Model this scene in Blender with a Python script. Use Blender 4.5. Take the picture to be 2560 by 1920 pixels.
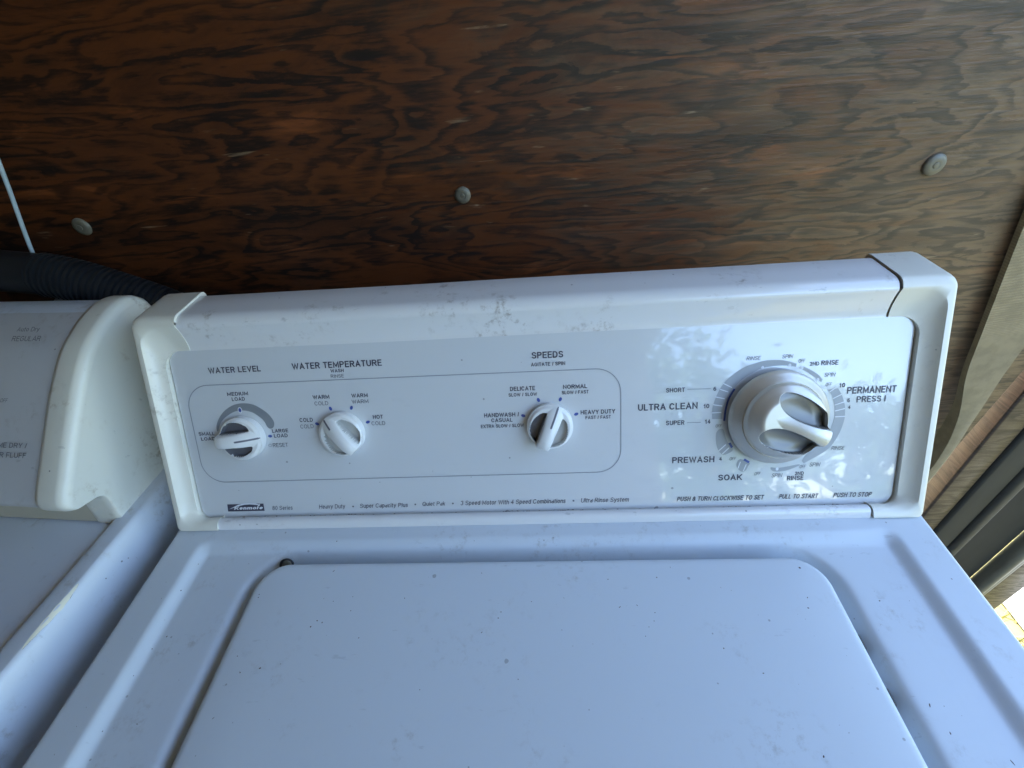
import bpy, math, random
from mathutils import Vector, Matrix, noise as mnoise
random.seed(7)
for o in list(bpy.data.objects): bpy.data.objects.remove(o)
scene = bpy.context.scene
COL = scene.collection
R = math.radians

# ------------------------------------------------------------------ camera
cam_d = bpy.data.cameras.new('camera'); cam = bpy.data.objects.new('camera', cam_d); COL.objects.link(cam)
c_r = Vector((0.99693745, 0.02454079, -0.07425269)); c_u = Vector((0.04039851, 0.65137175, 0.75768252)); c_f = Vector((-0.06696023, 0.75836178, -0.64838549))
m3 = Matrix((c_r, c_u, -c_f)).transposed()
cam.matrix_world = Matrix.Translation((0.0162, -0.2201, 0.3608)) @ m3.to_4x4()
cam_d.sensor_fit = 'HORIZONTAL'; cam_d.sensor_width = 36.0; cam_d.lens = 36.0 * 1100.0 / 2560.0
cam_d.clip_start = 0.01; cam_d.clip_end = 500.0
scene.camera = cam

# ------------------------------------------------------------------ light
SUN = Vector((-0.25, 0.66, 0.72)).normalized()
world = bpy.data.worlds.new('World'); scene.world = world; world.use_nodes = True
wn = world.node_tree; bg = wn.nodes['Background']
sky = wn.nodes.new('ShaderNodeTexSky'); sky.sky_type = 'NISHITA'; sky.sun_disc = False
sky.sun_elevation = math.asin(SUN.z); sky.sun_rotation = math.atan2(SUN.x, SUN.y)
sky.air_density = 1.0; sky.dust_density = 1.0; sky.ozone_density = 1.0
wn.links.new(sky.outputs[0], bg.inputs[0]); bg.inputs[1].default_value = 0.12
sun_d = bpy.data.lights.new('sun', 'SUN'); sun_d.energy = 2.6; sun_d.angle = R(0.5); sun_d.color = (1.0, 0.95, 0.86)
sun = bpy.data.objects.new('sun', sun_d); COL.objects.link(sun)
sun.rotation_euler = SUN.to_track_quat('Z', 'Y').to_euler(); sun.location = (3, 4, 6)
scene.view_settings.view_transform = 'Standard'; scene.view_settings.look = 'None'
scene.view_settings.exposure = 3.8; scene.view_settings.gamma = 1.0
scene.render.engine = 'CYCLES'

# ------------------------------------------------------------------ materials
def mat(name, col=(.8, .8, .8), rough=.5, metal=0., coat=0., spec=.5, bump=None, emit=None):
    m = bpy.data.materials.new(name); m.use_nodes = True
    b = m.node_tree.nodes['Principled BSDF']
    b.inputs['Base Color'].default_value = (*col, 1); b.inputs['Roughness'].default_value = rough
    b.inputs['Metallic'].default_value = metal; b.inputs['Coat Weight'].default_value = coat
    b.inputs['Coat Roughness'].default_value = .02
    b.inputs['Specular IOR Level'].default_value = spec
    return m
class NT:
    def __init__(s, m): s.t = m.node_tree; s.b = s.t.nodes['Principled BSDF']
    def n(s, ty, **k):
        x = s.t.nodes.new(ty)
        for a, v in k.items(): setattr(x, a, v)
        return x
    def l(s, a, b): s.t.links.new(a, b)
    def val(s, sock, v):
        if hasattr(v, 'is_linked') or isinstance(v, bpy.types.NodeSocket): s.l(v, sock)
        else: sock.default_value = v
    def math(s, op, a, b=0., c=None, clamp=False):
        x = s.n('ShaderNodeMath', operation=op, use_clamp=clamp); s.val(x.inputs[0], a); s.val(x.inputs[1], b)
        if c is not None: s.val(x.inputs[2], c)
        return x.outputs[0]
    def mix(s, f, a, b):
        x = s.n('ShaderNodeMix', data_type='RGBA'); s.val(x.inputs[0], f)
        for i, v in ((6, a), (7, b)):
            if isinstance(v, tuple): x.inputs[i].default_value = (*v, 1)
            else: s.l(v, x.inputs[i])
        return x.outputs[2]
    def coords(s, scale=(1, 1, 1), loc=(0, 0, 0)):
        tc = s.n('ShaderNodeTexCoord'); mp = s.n('ShaderNodeMapping')
        mp.inputs['Scale'].default_value = scale; mp.inputs['Location'].default_value = loc
        s.l(tc.outputs['Object'], mp.inputs[0]); return mp.outputs[0]
    def noise(s, vec, scale, detail=3., rough=.55, dist=0.):
        x = s.n('ShaderNodeTexNoise'); s.l(vec, x.inputs['Vector']); x.inputs['Scale'].default_value = scale
        x.inputs['Detail'].default_value = detail; x.inputs['Roughness'].default_value = rough; x.inputs['Distortion'].default_value = dist
        return x.outputs[0]
    def voro(s, vec, scale):
        x = s.n('ShaderNodeTexVoronoi'); s.l(vec, x.inputs['Vector']); x.inputs['Scale'].default_value = scale
        return x.outputs['Distance'], x.outputs['Color']
    def ss(s, v, lo, hi):
        x = s.n('ShaderNodeMapRange', interpolation_type='SMOOTHSTEP'); s.l(v, x.inputs[0])
        x.inputs[1].default_value = lo; x.inputs[2].default_value = hi; return x.outputs[0]
    def bump(s, h, strength, dist=.001):
        x = s.n('ShaderNodeBump'); x.inputs['Strength'].default_value = strength; x.inputs['Distance'].default_value = dist
        s.l(h, x.inputs['Height']); s.l(x.outputs[0], s.b.inputs['Normal'])

def dirty(name, col, rough, dirt=(.20, .145, .085), amount=.35, specks=1.0, coat=0., seed=0., spec=.5, wav=0., cover=0.):
    """painted or plastic surface with its own smudges and stuck specks of dirt"""
    m = mat(name, col, rough, coat=coat, spec=spec); t = NT(m)
    v = t.coords((1, 1, 1), (seed, seed * .7, seed * 1.3))
    base = t.mix(t.noise(v, 4., 2.), col, tuple(c * .95 for c in col))
    sm = t.math('MULTIPLY', t.ss(t.noise(v, 110., 5., .72), .52 - cover * .5, .80 - cover * .5), t.ss(t.noise(v, 17., 3., .6), .55 - cover, .78 - cover))
    base = t.mix(t.math('MULTIPLY', sm, amount), base, dirt)
    sc = t.math('MULTIPLY', t.ss(t.noise(t.coords((14, 46, 30), (seed, 0, 0)), 3.2, 4., .6), .67, .74), .22 * amount / .35)
    base = t.mix(sc, base, tuple(min(1., c * .6) for c in col))
    tot = None
    for scl, keep, rad in ((48., .80, .060), (115., .90, .085), (22., .86, .034)):
        d, cc = t.voro(v, scl)
        sep = t.n('ShaderNodeSeparateColor'); t.l(cc, sep.inputs[0])
        r_ = t.math('MULTIPLY_ADD', sep.outputs[1], rad * 1.1, rad * .35)
        nn = t.noise(v, 420., 1.); d2 = t.math('MULTIPLY_ADD', nn, .05, d)
        on = t.math('MULTIPLY', t.math('GREATER_THAN', sep.outputs[0], keep), t.math('LESS_THAN', d2, t.math('ADD', r_, .022)))
        tot = on if tot is None else t.math('MAXIMUM', tot, on)
    base = t.mix(t.math('MULTIPLY', tot, .72 * specks), base, (.045, .035, .035))
    t.l(base, t.b.inputs['Base Color'])
    rr = t.math('MULTIPLY_ADD', t.noise(v, 9., 4.), .16, rough - .06); rr = t.math('MULTIPLY_ADD', sm, .06, rr)
    t.l(rr, t.b.inputs['Roughness'])
    if wav: t.bump(t.noise(v, wav, 2.), .05, .004)
    return m

M = {}
M['enamel'] = dirty('white_enamel', (.645, .705, .765), .36, amount=.6, cover=.07, coat=.0, spec=.35, specks=.55, seed=1.3)
M['enamel_lid'] = dirty('white_enamel_lid', (.645, .705, .765), .38, amount=.5, cover=.05, coat=.0, spec=.3, specks=.55, seed=5.1)
M['enamel_shell'] = dirty('white_enamel_shell', (.785, .785, .785), .20, amount=.95, specks=.6, cover=.05, coat=.5, seed=2.7)
M['panel'] = dirty('panel_plastic', (.665, .685, .70), .10, amount=.10, specks=.6, coat=.75, seed=9.2)
M['cap'] = dirty('cap_plastic', (.785, .765, .67), .30, amount=.5, cover=.07, specks=.5, seed=3.9)
M['dryer'] = dirty('dryer_enamel', (.66, .715, .79), .30, amount=.6, cover=.07, seed=7.7, dirt=(.25, .20, .12))
M['dryer_cap'] = dirty('dryer_plastic', (.79, .78, .69), .33, amount=.8, cover=.09, seed=8.8, dirt=(.30, .22, .10))
M['dryer_panel'] = dirty('dryer_panel_plastic', (.55, .555, .565), .42, amount=.75, cover=.09, seed=4.4, dirt=(.26, .20, .14))
M['beige'] = mat('dryer_skirt_paint', (.50, .46, .36), .5)
M['ink'] = mat('dark_ink', (.055, .055, .085), .45)
M['ink_grey'] = mat('grey_ink', (.13, .135, .16), .45)
M['ink_line'] = mat('line_ink', (.27, .29, .33), .45)
M['ring'] = mat('ring_ink', (.36, .38, .40), .4)
M['ring_dark'] = mat('swoosh_ink', (.25, .27, .29), .4)
M['blue'] = mat('blue_ink', (.06, .10, .36), .4)
M['white_ink'] = mat('white_ink', (.72, .74, .77), .3)
M['knob'] = dirty('knob_plastic', (.82, .82, .80), .25, amount=.2, specks=.25, coat=.3, seed=6.6)
M['recess'] = mat('knob_recess', (.15, .15, .165), .32, coat=.2)
M['recess_lit'] = mat('knob_recess_lit', (.50, .50, .485), .30, coat=.3)  # lighter copy of the recess grey, caught light painted in; dial shaft shares it
M['groove'] = mat('knob_groove', (.16, .16, .19), .4)
M['silver'] = mat('satin_silver', (.62, .59, .53), .40, metal=.65)
M['silver_dark'] = mat('bright_silver', (.22, .22, .215), .45, metal=.5)
M['black'] = mat('black_rubber', (.018, .018, .022), .5)
M['hose'] = mat('hose_plastic', (.011, .013, .017), .45)
M['cord_white'] = mat('white_cord', (.42, .54, .63), .5)
M['bolt'] = mat('zinc_bolt', (.165, .152, .118), .5, metal=.2)
M['chip'] = mat('bare_primer', (.90, .87, .70), .6)
M['rust'] = mat('rust', (.06, .030, .018), .8)
M['dirt'] = mat('dirt', (.085, .06, .05), .9)

def wood_mat(name, light, dark, grey, seed=0., sx=1., fine=1.):
    m = mat(name, light, .42, spec=.45); t = NT(m)
    co = t.coords((1, 1, 1), (seed, 0, seed))
    sp = t.n('ShaderNodeSeparateXYZ'); t.l(co, sp.inputs[0])
    a = t.noise(t.coords((.95 * sx, 1, 3.6), (seed, 0, seed)), 2.3, 2.6, .52, .9)
    b = t.noise(t.coords((2.4 * sx, 1, 13.), (seed, 0, 0)), 2.6, 2.6, .58, .9)
    fib = t.noise(t.coords((9. * sx, 1, 170.), (seed, 0, 0)), 1.6, 5., .68)
    stk = t.noise(t.coords((1.9 * sx, 1, 36.), (seed + 9, 0, 1)), 2.2, 5., .66, .6)
    mot = t.noise(t.coords((3.0 * sx, 1, 12.), (seed + 5, 0, 2)), 3.0, 6., .70, .9)
    f = t.math('MULTIPLY_ADD', a, 14., t.math('MULTIPLY', sp.outputs[2], 15.))
    f = t.math('MULTIPLY_ADD', b, 4.0, f); f = t.math('MULTIPLY_ADD', mot, 1.5, f); f = t.math('MULTIPLY_ADD', fib, .55, f)
    fr = t.math('FRACT', f)
    band = t.math('MULTIPLY', t.ss(fr, .08, .80), t.math('SUBTRACT', 1., t.ss(fr, .80, 1.)))
    blot = t.ss(t.noise(t.coords((1.3 * sx, 1, 5.2), (seed + 3, 0, 0)), 2.6, 6., .68, .9), .42, .66)
    k = t.math('MULTIPLY', band, t.math('MULTIPLY_ADD', blot, .32, .52))
    k = t.math('ADD', k, t.math('MULTIPLY_ADD', fib, 1.0, -.48))
    k = t.math('ADD', k, t.math('MULTIPLY_ADD', stk, 1.15, -.53))
    k = t.math('ADD', k, t.math('MULTIPLY_ADD', mot, 1.2, -.55), clamp=True)
    k2 = t.math('MAXIMUM', k, t.math('MULTIPLY', blot, t.math('MULTIPLY_ADD', mot, .9, .10)), clamp=True)
    k2 = t.ss(k2, -.09, 1.03)
    # warmer, less stained islands
    isl = t.ss(t.noise(t.coords((2.6 * sx, 1, 10.), (seed + 13, 0, 4)), 2.4, 4., .6, .7), .58, .72)
    col = t.mix(k2, t.mix(isl, light, tuple(c * 2.3 for c in light)), dark)
    # light and haze of the open end painted into the colour, in ragged patches
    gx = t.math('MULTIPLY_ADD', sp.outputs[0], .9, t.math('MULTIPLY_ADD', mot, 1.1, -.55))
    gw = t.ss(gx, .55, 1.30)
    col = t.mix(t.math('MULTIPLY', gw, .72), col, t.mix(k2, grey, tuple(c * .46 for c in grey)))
    # pale scuffs along and across the grain
    sc = t.math('MULTIPLY', t.ss(t.noise(t.coords((6. * sx, 1, 40.), (seed + 7, 0, 0)), 3.1, 3., .55, .4), .66, .76), t.ss(fib, .42, .62))
    tc2 = t.n('ShaderNodeTexCoord'); mp2 = t.n('ShaderNodeMapping'); mp2.inputs['Rotation'].default_value = (0, R(52), 0); mp2.inputs['Scale'].default_value = (5., 1, 62.); t.l(tc2.outputs['Object'], mp2.inputs[0])
    s2 = t.math('MULTIPLY', t.ss(t.noise(mp2.outputs[0], 2.0, 2., .5, .3), .70, .74), t.ss(mot, .50, .66))
    sc = t.math('MAXIMUM', sc, t.math('MULTIPLY', s2, .8))
    col = t.mix(t.math('MULTIPLY', sc, .50), col, tuple(min(1, c * 2.4) for c in grey))
    t.l(col, t.b.inputs['Base Color'])
    rr = t.math('MULTIPLY_ADD', k2, .2, .36); t.l(rr, t.b.inputs['Roughness'])
    hh = t.math('MULTIPLY_ADD', fib, 1., t.math('MULTIPLY', stk, .8)); t.bump(hh, .45, .0016)
    return m
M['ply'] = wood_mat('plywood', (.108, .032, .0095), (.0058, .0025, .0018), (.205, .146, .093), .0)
M['ply2'] = wood_mat('old_wood', (.060, .038, .028), (.038, .025, .018), (.06, .04, .03), 4.)
M['plank'] = wood_mat('dark_plank', (.026, .018, .012), (.015, .010, .007), (.026, .019, .014), 11.)
def metal_mat(name, col, rough, metal):
    m = mat(name, col, rough, metal=metal); t = NT(m); v = t.coords((6, 6, 1.2))
    t.l(t.mix(t.ss(t.noise(v, 5., 4.), .4, .7), col, tuple(c * .6 for c in col)), t.b.inputs['Base Color']); return m
M['steel'] = metal_mat('grey_steel', (.016, .017, .015), .7, .0)
M['dark_steel'] = metal_mat('dark_steel', (.008, .0092, .0095), .75, .0)
M['galv'] = metal_mat('galvanised', (.13, .125, .095), .5, .0)
M['flange'] = metal_mat('dull_flange', (.026, .026, .021), .65, .0)
def web_mat():
    m = mat('tan_webbing', (.36, .28, .15), .8); t = NT(m)
    tc = t.n('ShaderNodeTexCoord'); mp = t.n('ShaderNodeMapping'); t.l(tc.outputs['UV'], mp.inputs[0])
    w = t.n('ShaderNodeTexWave', wave_type='BANDS', bands_direction='Y'); t.l(mp.outputs[0], w.inputs[0]); w.inputs['Scale'].default_value = 36.; w.inputs['Distortion'].default_value = 1.5
    n = t.noise(t.coords((1, 1, 1)), 60., 4.)
    t.l(t.mix(t.math('MULTIPLY', w.outputs[1], .5), t.mix(t.ss(n, .35, .7), (.32, .245, .135), (.24, .185, .10)), (.19, .145, .08)), t.b.inputs['Base Color'])
    t.bump(w.outputs[1], .5, .0008); return m
M['web'] = web_mat()
M['ground'] = mat('dry_soil', (.24, .20, .11), .95)
t = NT(M['ground']); v = t.coords()
t.l(t.mix(t.ss(t.noise(v, 3., 5., .65), .35, .65), (.19, .165, .06), (.075, .075, .025)), t.b.inputs['Base Color'])
M['grass'] = mat('dry_grass', (.26, .23, .06), .8)
M['leaf'] = mat('leaf', (.055, .10, .028), .6)
M['bark'] = mat('bark', (.10, .075, .05), .9)
M['floorwood'] = wood_mat('floor_boards', (.20, .13, .08), (.09, .06, .04), (.2, .16, .11), 21.)
M['white_plastic'] = mat('white_plastic', (.50, .50, .50), .5)
M['ceil'] = mat('trailer_ceiling', (.40, .31, .20), .7)

# ------------------------------------------------------------------ mesh helpers
ORG = {}
def root(name, label, cat, at, loc=None, rotz=0., group=None):
    """Empty at the thing's base; `at` is its place in the coordinates its meshes are written in"""
    o = bpy.data.objects.new(name, None); COL.objects.link(o); o.empty_display_size = .1
    o.location = at if loc is None else loc; o.rotation_euler = (0, 0, rotz)
    o['label'] = label; o['category'] = cat
    if group: o['group'] = group
    ORG[o.name] = Vector(at); return o
def link(name, verts, faces, mt, parent=None, smooth=True, mats=None, midx=None, org=None, uv=None, angle=None):
    vs = [Vector(v) for v in verts]
    if org is None:
        lo = Vector([min(v[i] for v in vs) for i in range(3)]); hi = Vector([max(v[i] for v in vs) for i in range(3)]); c = (lo + hi) / 2
    else: c = Vector(org)
    me = bpy.data.meshes.new(name); me.from_pydata([v - c for v in vs], [], faces)
    for x in (mats or [mt]): me.materials.append(x)
    if midx: me.polygons.foreach_set('material_index', midx)
    if smooth: me.polygons.foreach_set('use_smooth', [True] * len(me.polygons))
    if uv:
        l = me.uv_layers.new(name='UVMap')
        for lp in me.loops: l.data[lp.index].uv = uv[lp.vertex_index]
    me.validate(); me.update()
    if smooth and angle: me.set_sharp_from_angle(angle=R(angle))
    o = bpy.data.objects.new(name, me); COL.objects.link(o); ORG[o.name] = c
    if parent is not None: o.parent = parent; o.location = c - ORG[parent.name]
    else: o.location = c
    return o
def tag(o, label=None, cat=None, kind=None, group=None):
    if label: o['label'] = label
    if cat: o['category'] = cat
    if kind: o['kind'] = kind
    if group: o['group'] = group
    return o
def loft(loops, closed=False, flip=False):
    n = len(loops[0]); V = [p for l in loops for p in l]; F = []
    for i in range(len(loops) - 1):
        for j in range(n if closed else n - 1):
            a, b = i * n + j, i * n + (j + 1) % n; q = (a, b, b + n, a + n)
            F.append(q[::-1] if flip else q)
    return V, F
def merge(*parts):
    V, F = [], []
    for v, f in parts:
        k = len(V); V += list(v); F += [tuple(i + k for i in q) for q in f]
    return V, F
def rrect(x0, x1, y0, y1, r, seg=6):
    P = []
    for cx, cy, a0 in ((x1 - r, y1 - r, 0), (x0 + r, y1 - r, 90), (x0 + r, y0 + r, 180), (x1 - r, y0 + r, 270)):
        for k in range(seg + 1):
            a = R(a0 + 90 * k / seg); P.append((cx + r * math.cos(a), cy + r * math.sin(a)))
    return P
def rbox(x0, x1, y0, y1, z0, z1, r=.004, rz=None):
    """box rounded in plan and on its top and bottom edges"""
    rz = rz if rz is not None else r; L = []; seg = 4
    for k in range(4): a = R(90 * k / 3); i = rz * (1 - math.sin(a)); L.append((i, z0 + rz * (1 - math.cos(a))))
    for k in range(4): a = R(90 * k / 3); i = rz * (1 - math.cos(a)); L.append((i, z1 - rz * (1 - math.sin(a))))
    loops = [[(x, y, z) for x, y in rrect(x0 + i, x1 - i, y0 + i, y1 - i, max(r - i * .5, .0005), seg)] for i, z in L]
    V, F = loft(loops, True); n = len(loops[0])
    F.append(tuple(range(n))[::-1]); F.append(tuple(range(len(V) - n, len(V)))); return V, F
def tube(path, rad, seg=10, cap=True):
    P = [Vector(p) for p in path]; rads = rad if isinstance(rad, (list, tuple)) else [rad] * len(P)
    up = Vector((.31, .22, .93)); loops = []
    for i, p in enumerate(P):
        d = (P[min(i + 1, len(P) - 1)] - P[max(i - 1, 0)]).normalized()
        s = d.cross(up).normalized(); w = s.cross(d)
        loops.append([p + (s * math.cos(2 * math.pi * k / seg) + w * math.sin(2 * math.pi * k / seg)) * rads[i] for k in range(seg)])
    V, F = loft(loops, True)
    if cap: n = seg; F.append(tuple(range(n))[::-1]); F.append(tuple(range(len(V) - n, len(V))))
    return V, F
def crom(P, m=8):
    P = [Vector(p) for p in P]; out = []
    for i in range(len(P) - 1):
        a, b, c, d = P[max(i - 1, 0)], P[i], P[i + 1], P[min(i + 2, len(P) - 1)]
        for k in range(m):
            t = k / m; out.append(.5 * ((2 * b) + (c - a) * t + (2 * a - 5 * b + 4 * c - d) * t * t + (3 * b - a - 3 * c + d) * t ** 3))
    out.append(P[-1]); return out
def sst(x, a, b):
    if a == b: return 1. if x > a else 0.
    t = min(1., max(0., (x - a) / (b - a))); return t * t * (3 - 2 * t)

# ------------------------------------------------------------------ the frame of the washer's sloping console
VH = Vector((0, 0.476708, 0.879062)); NH = Vector((0, -0.879062, 0.476708)); LC = .2049
def Fc(u, v, n=0.): return Vector((u, 0, 0)) + VH * v + NH * n
PN = -.012     # depth of the control panel
# ================================================================== THE SETTING
def structure(o): o['kind'] = 'structure'; return o
GZ = -1.32
# ground, reaching the horizon
gp = [(-150 + 300 * i / 30, -150 + 300 * j / 30, GZ) for j in range(31) for i in range(31)]
structure(link('ground', gp, [(j * 31 + i, j * 31 + i + 1, (j + 1) * 31 + i + 1, (j + 1) * 31 + i) for j in range(30) for i in range(30)], M['ground'], smooth=False))
# trailer floor, ceiling and the closed left end (out of the picture; they keep the sun and most of the sky off the wall)
structure(link('floor', *rbox(-2.2, 1.10, -1.5, .29, -1.02, -.93, .01), M['floorwood'], smooth=False))
structure(link('ceiling', *rbox(-2.3, .55, -1.72, .42, .75, .80, .01), M['ceil'], smooth=False))
structure(link('end_wall', *rbox(-1.66, -1.60, -1.59, .298, -.929, .749, .01), M['plank'], smooth=False))
structure(link('opposite_wall', *rbox(-1.66, .53, -1.68, -1.60, -.929, .749, .01), M['ceil'], smooth=False))

# plywood wall with its bolts
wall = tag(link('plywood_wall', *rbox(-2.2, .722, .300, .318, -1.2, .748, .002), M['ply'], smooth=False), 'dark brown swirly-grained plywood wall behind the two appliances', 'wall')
def bolt(x, z, rad):
    prof = [(rad * 1.0, 0), (rad * 1.0, .0012), (rad * .93, .0024), (rad * .72, .0036), (rad * .40, .0043), (rad * .30, .0040), (rad * .27, .0046), (rad * .12, .0049)]
    n = 28; loops = [[(x + r * math.cos(2 * math.pi * k / n), .2998 - h, z + r * math.sin(2 * math.pi * k / n)) for k in range(n)] for r, h in prof]
    V, F = loft(loops, True); F.append(tuple(range(len(V) - n, len(V))))
    return link('bolt', V, F, M['bolt'], wall, angle=40)
for x, z, r in ((-.535, .197, .0112), (-.0647, .203, .0098), (.443, .2004, .0118)): bolt(x, z, r * .94)

# the right-hand jamb: members lean a little, like the whole trailer side
def member(name, label, cat, x0, x1, y0, y1, mt, r=.004, lean=.062, z0=-1.25, z1=.95, zr=-.45):
    V, F = rbox(x0, x1, y0, y1, z0, z1, r); V = [(x - lean * (z - zr), y, z) for x, y, z in V]
    return tag(link(name, V, F, mt, angle=40), label, cat)
member('wood_post', 'reddish brown wooden post at the right end of the plywood wall', 'post', .755, .800, .288, .345, M['ply2'])
member('steel_channel', 'weathered grey steel upright right of the wooden post', 'upright', .8015, .852, .283, .345, M['steel'], .006)
member('steel_flange', 'narrow pale-edged metal flange on the grey upright', 'flange', .8535, .877, .277, .345, M['flange'], .008)
member('steel_door_frame', 'wide black steel door frame right of the grey upright', 'door frame', .8785, 1.004, .300, .360, M['dark_steel'], .012)
member('galvanised_pipe', 'pale rounded galvanised pipe running beside the black door frame', 'pipe', 1.006, 1.030, .275, .310, M['galv'], .011)
member('thin_rod', 'thin whitish rod next to the pale galvanised pipe', 'rod', 1.032, 1.054, .285, .303, M['galv'], .008)
member('dark_plank', 'dark brown plank at the outer edge of the doorway', 'plank', 1.056, 1.126, .290, .330, M['plank'])

# tan webbing strap: lies flat against the wall above, turns edge-on lower down
cl = [(.575, .30, .24), (.600, .296, .13), (.6365, .2915, -.018), (.644, .290, -.062), (.6495, .2885, -.097), (.660, .287, -.145), (.6645, .2855, -.183), (.668, .284, -.225), (.670, .283, -.30), (.674, .282, -.55), (.68, .28, -.90)]
hw = [.030, .031, .0305, .0275, .0225, .0150, .0105, .0080, .0065, .0055, .005]
L = []
for i, (p, h) in enumerate(zip(cl, hw)):
    ax = Vector((1, 0, .16 if i < 6 else .05)); p = Vector(p) + Vector((0, -.004, 0)); nn = Vector((0, .0011 + .00009 / h, 0))
    L.append([p - ax * h - nn, p - nn * 1.2, p + ax * h - nn, p + ax * h + nn, p + nn, p - ax * h + nn])
LL = [[Vector(q) for q in c] for c in zip(*[crom(c, 6) for c in zip(*L)])]
V, F = loft(LL, True, True); uv = [((i % 6 % 3) * .5, (i // 6) * .06) for i in range(len(V))]
tag(link('webbing_strap', V, F, M['web'], uv=uv, angle=50), 'tan webbing strap hanging down the wall beside the right end cap', 'strap')

# grass in the sun outside the doorway, a white crate and its cord
rg = random.Random(3); V, F = [], []
for k in range(5200):
    x = rg.uniform(1.25, 3.4); y = rg.uniform(-.3, 2.2); h = rg.uniform(.03, .10); a = rg.uniform(0, 6.28); w = .003; l = rg.uniform(-.05, .05); l2 = rg.uniform(-.05, .05)
    i = len(V); V += [(x - w * math.cos(a), y - w * math.sin(a), GZ), (x + w * math.cos(a), y + w * math.sin(a), GZ), (x + l, y + l2, GZ + h)]; F.append((i, i + 1, i + 2))
tag(link('grass', V, F, M['grass'], smooth=False), 'short dry yellow grass outside the doorway', 'grass', 'stuff')
cr = root('plastic_crate', 'white plastic lidded crate standing on the sunlit grass outside', 'crate', (1.86, .30, GZ))
link('tub', *rbox(1.56, 2.16, .02, .52, GZ + .001, -1.17, .04, .012), M['white_plastic'], cr)
link('lid', *rbox(1.545, 2.175, .005, .535, -1.168, -1.145, .045, .008), M['white_plastic'], cr)
pth = crom([(2.3, .66, GZ + .012), (2.0, .60, -1.25), (1.86, .50, -1.136), (1.72, .47, -1.137), (1.62, .44, -1.137), (1.58, .36, -1.137), (1.64, .26, -1.137), (1.8, .22, -1.137), (2.0, .20, -1.137), (2.2, .24, -1.15), (2.35, .3, GZ + .012)], 8)
tag(link('power_cord', *tube(pth, .0055, 8), M['black']), 'black cord looped over the white crate outside', 'cord')

# trees beyond the open side: their crowns and the sky between them are mirrored in the glossy panel
def tree(x, y, h, rc, seed, label, dens=120):
    g = random.Random(seed); tr = root('leafy_tree', label, 'tree', (x, y, GZ), group='trees facing the open side')
    path = crom([(x, y, GZ), (x + .1, y, GZ + h * .25), (x - .05, y + .1, GZ + h * .5), (x + .05, y, GZ + h * .8)], 5)
    parts = [tube(path, [.16 - .12 * i / len(path) for i in range(len(path))], 8)]
    cl = []
    for k in range(9):
        a = g.uniform(0, 6.28); e = g.uniform(.1, .8); st = Vector((x, y, GZ + h * g.uniform(.12, .62))); en = st + Vector((math.cos(a) * math.cos(e), math.sin(a) * math.cos(e), math.sin(e))) * rc * g.uniform(.6, 1.0)
        parts.append(tube([st, (st + en) / 2 + Vector((0, 0, .1)), en], [.05, .035, .015], 6)); cl.append((en, g.uniform(.45, .85)))
        cl.append(((st + en) / 2 + Vector((g.uniform(-.4, .4), g.uniform(-.4, .4), g.uniform(0, .5))), g.uniform(.35, .6)))
    link('trunk', *merge(*parts), M['bark'], tr)
    V, F = [], []
    for c, r in cl:
        for k in range(dens):
            p = c + Vector((g.gauss(0, .5), g.gauss(0, .5), g.gauss(0, .42))) * r; s = g.uniform(.06, .14)
            a = Vector((g.uniform(-1, 1), g.uniform(-1, 1), g.uniform(-1, 1))).normalized(); b = a.orthogonal().normalized()
            i = len(V); V += [p - a * s, p + b * s * .45, p + a * s, p - b * s * .45]; F.append((i, i + 1, i + 2, i + 3))
    link('crown', V, F, M['leaf'], tr, smooth=False)
tree(1.15, -6.2, 4.6, 1.5, 1, 'leafy tree standing nearest the opposite wall')
tree(2.3, -5.8, 3.5, 1.4, 6, 'low leafy tree beside the one nearest the opposite wall', 95)
tree(3.7, -5.2, 3.0, 1.35, 2, 'lowest leafy tree in the middle of the row', 75)
tree(5.1, -4.4, 3.2, 1.4, 4, 'thin-crowned leafy tree right of the lowest one', 75)
tree(6.2, -2.4, 4.6, 2.0, 5, 'leafy tree between the other trees, off the open end')
tree(5.6, .6, 4.4, 2.0, 3, 'broad leafy tree added off the open right end to block low sky')  # unseen tree, added to cut the low sky light from the right

# ================================================================== THE WASHING MACHINE
wash = root('washing_machine', 'white top-load washing machine with sloping control console and four-dial panel', 'washing machine', (0, -.22, -.93))
# ---- console end caps (right one is built, left one mirrored)
US = .2985
def station_loop(hw, vt, vb, rt, rb):
    P = [(US + (hw - rt - US) * k / 4, vt) for k in range(5)]
    for k in range(1, 9): a = R(90 - 90 * k / 8); P.append((hw - rt + rt * math.cos(a), vt - rt + rt * math.sin(a)))
    for k in range(1, 15): P.append((hw, vt - rt + (vb + rb - vt + rt) * k / 14))
    for k in range(1, 9): a = R(-90 * k / 8); P.append((hw - rb + rb * math.cos(a), vb + rb + rb * math.sin(a)))
    P += [(hw - rb + (US - hw + rb) * k / 4, vb) for k in range(1, 5)]
    return P
inn = station_loop(.3222, .1745, .009, .014, .011)
out = station_loop(.3335, .1972, .004, .017, .014)
ins = station_loop(.3362, .1985, .0035, .006, .004)
sil = station_loop(.3402, LC, .0015, .009, .005)
NS = len(inn)
def wts(i):   # (top, side, bottom) weights of a station
    if i <= 4: return 1, 0, 0
    if i <= 12: t = (i - 4) / 8; return 1 - t, t, 0
    if i <= 26: return 0, 1, 0
    if i <= 34: t = (i - 26) / 8; return 0, 1 - t, t
    return 0, 0, 1
def bez(c, s): a, b, d, e = c; q = 1 - s; return a * q ** 3 + 3 * b * q * q * s + 3 * d * q * s * s + e * s ** 3
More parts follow.
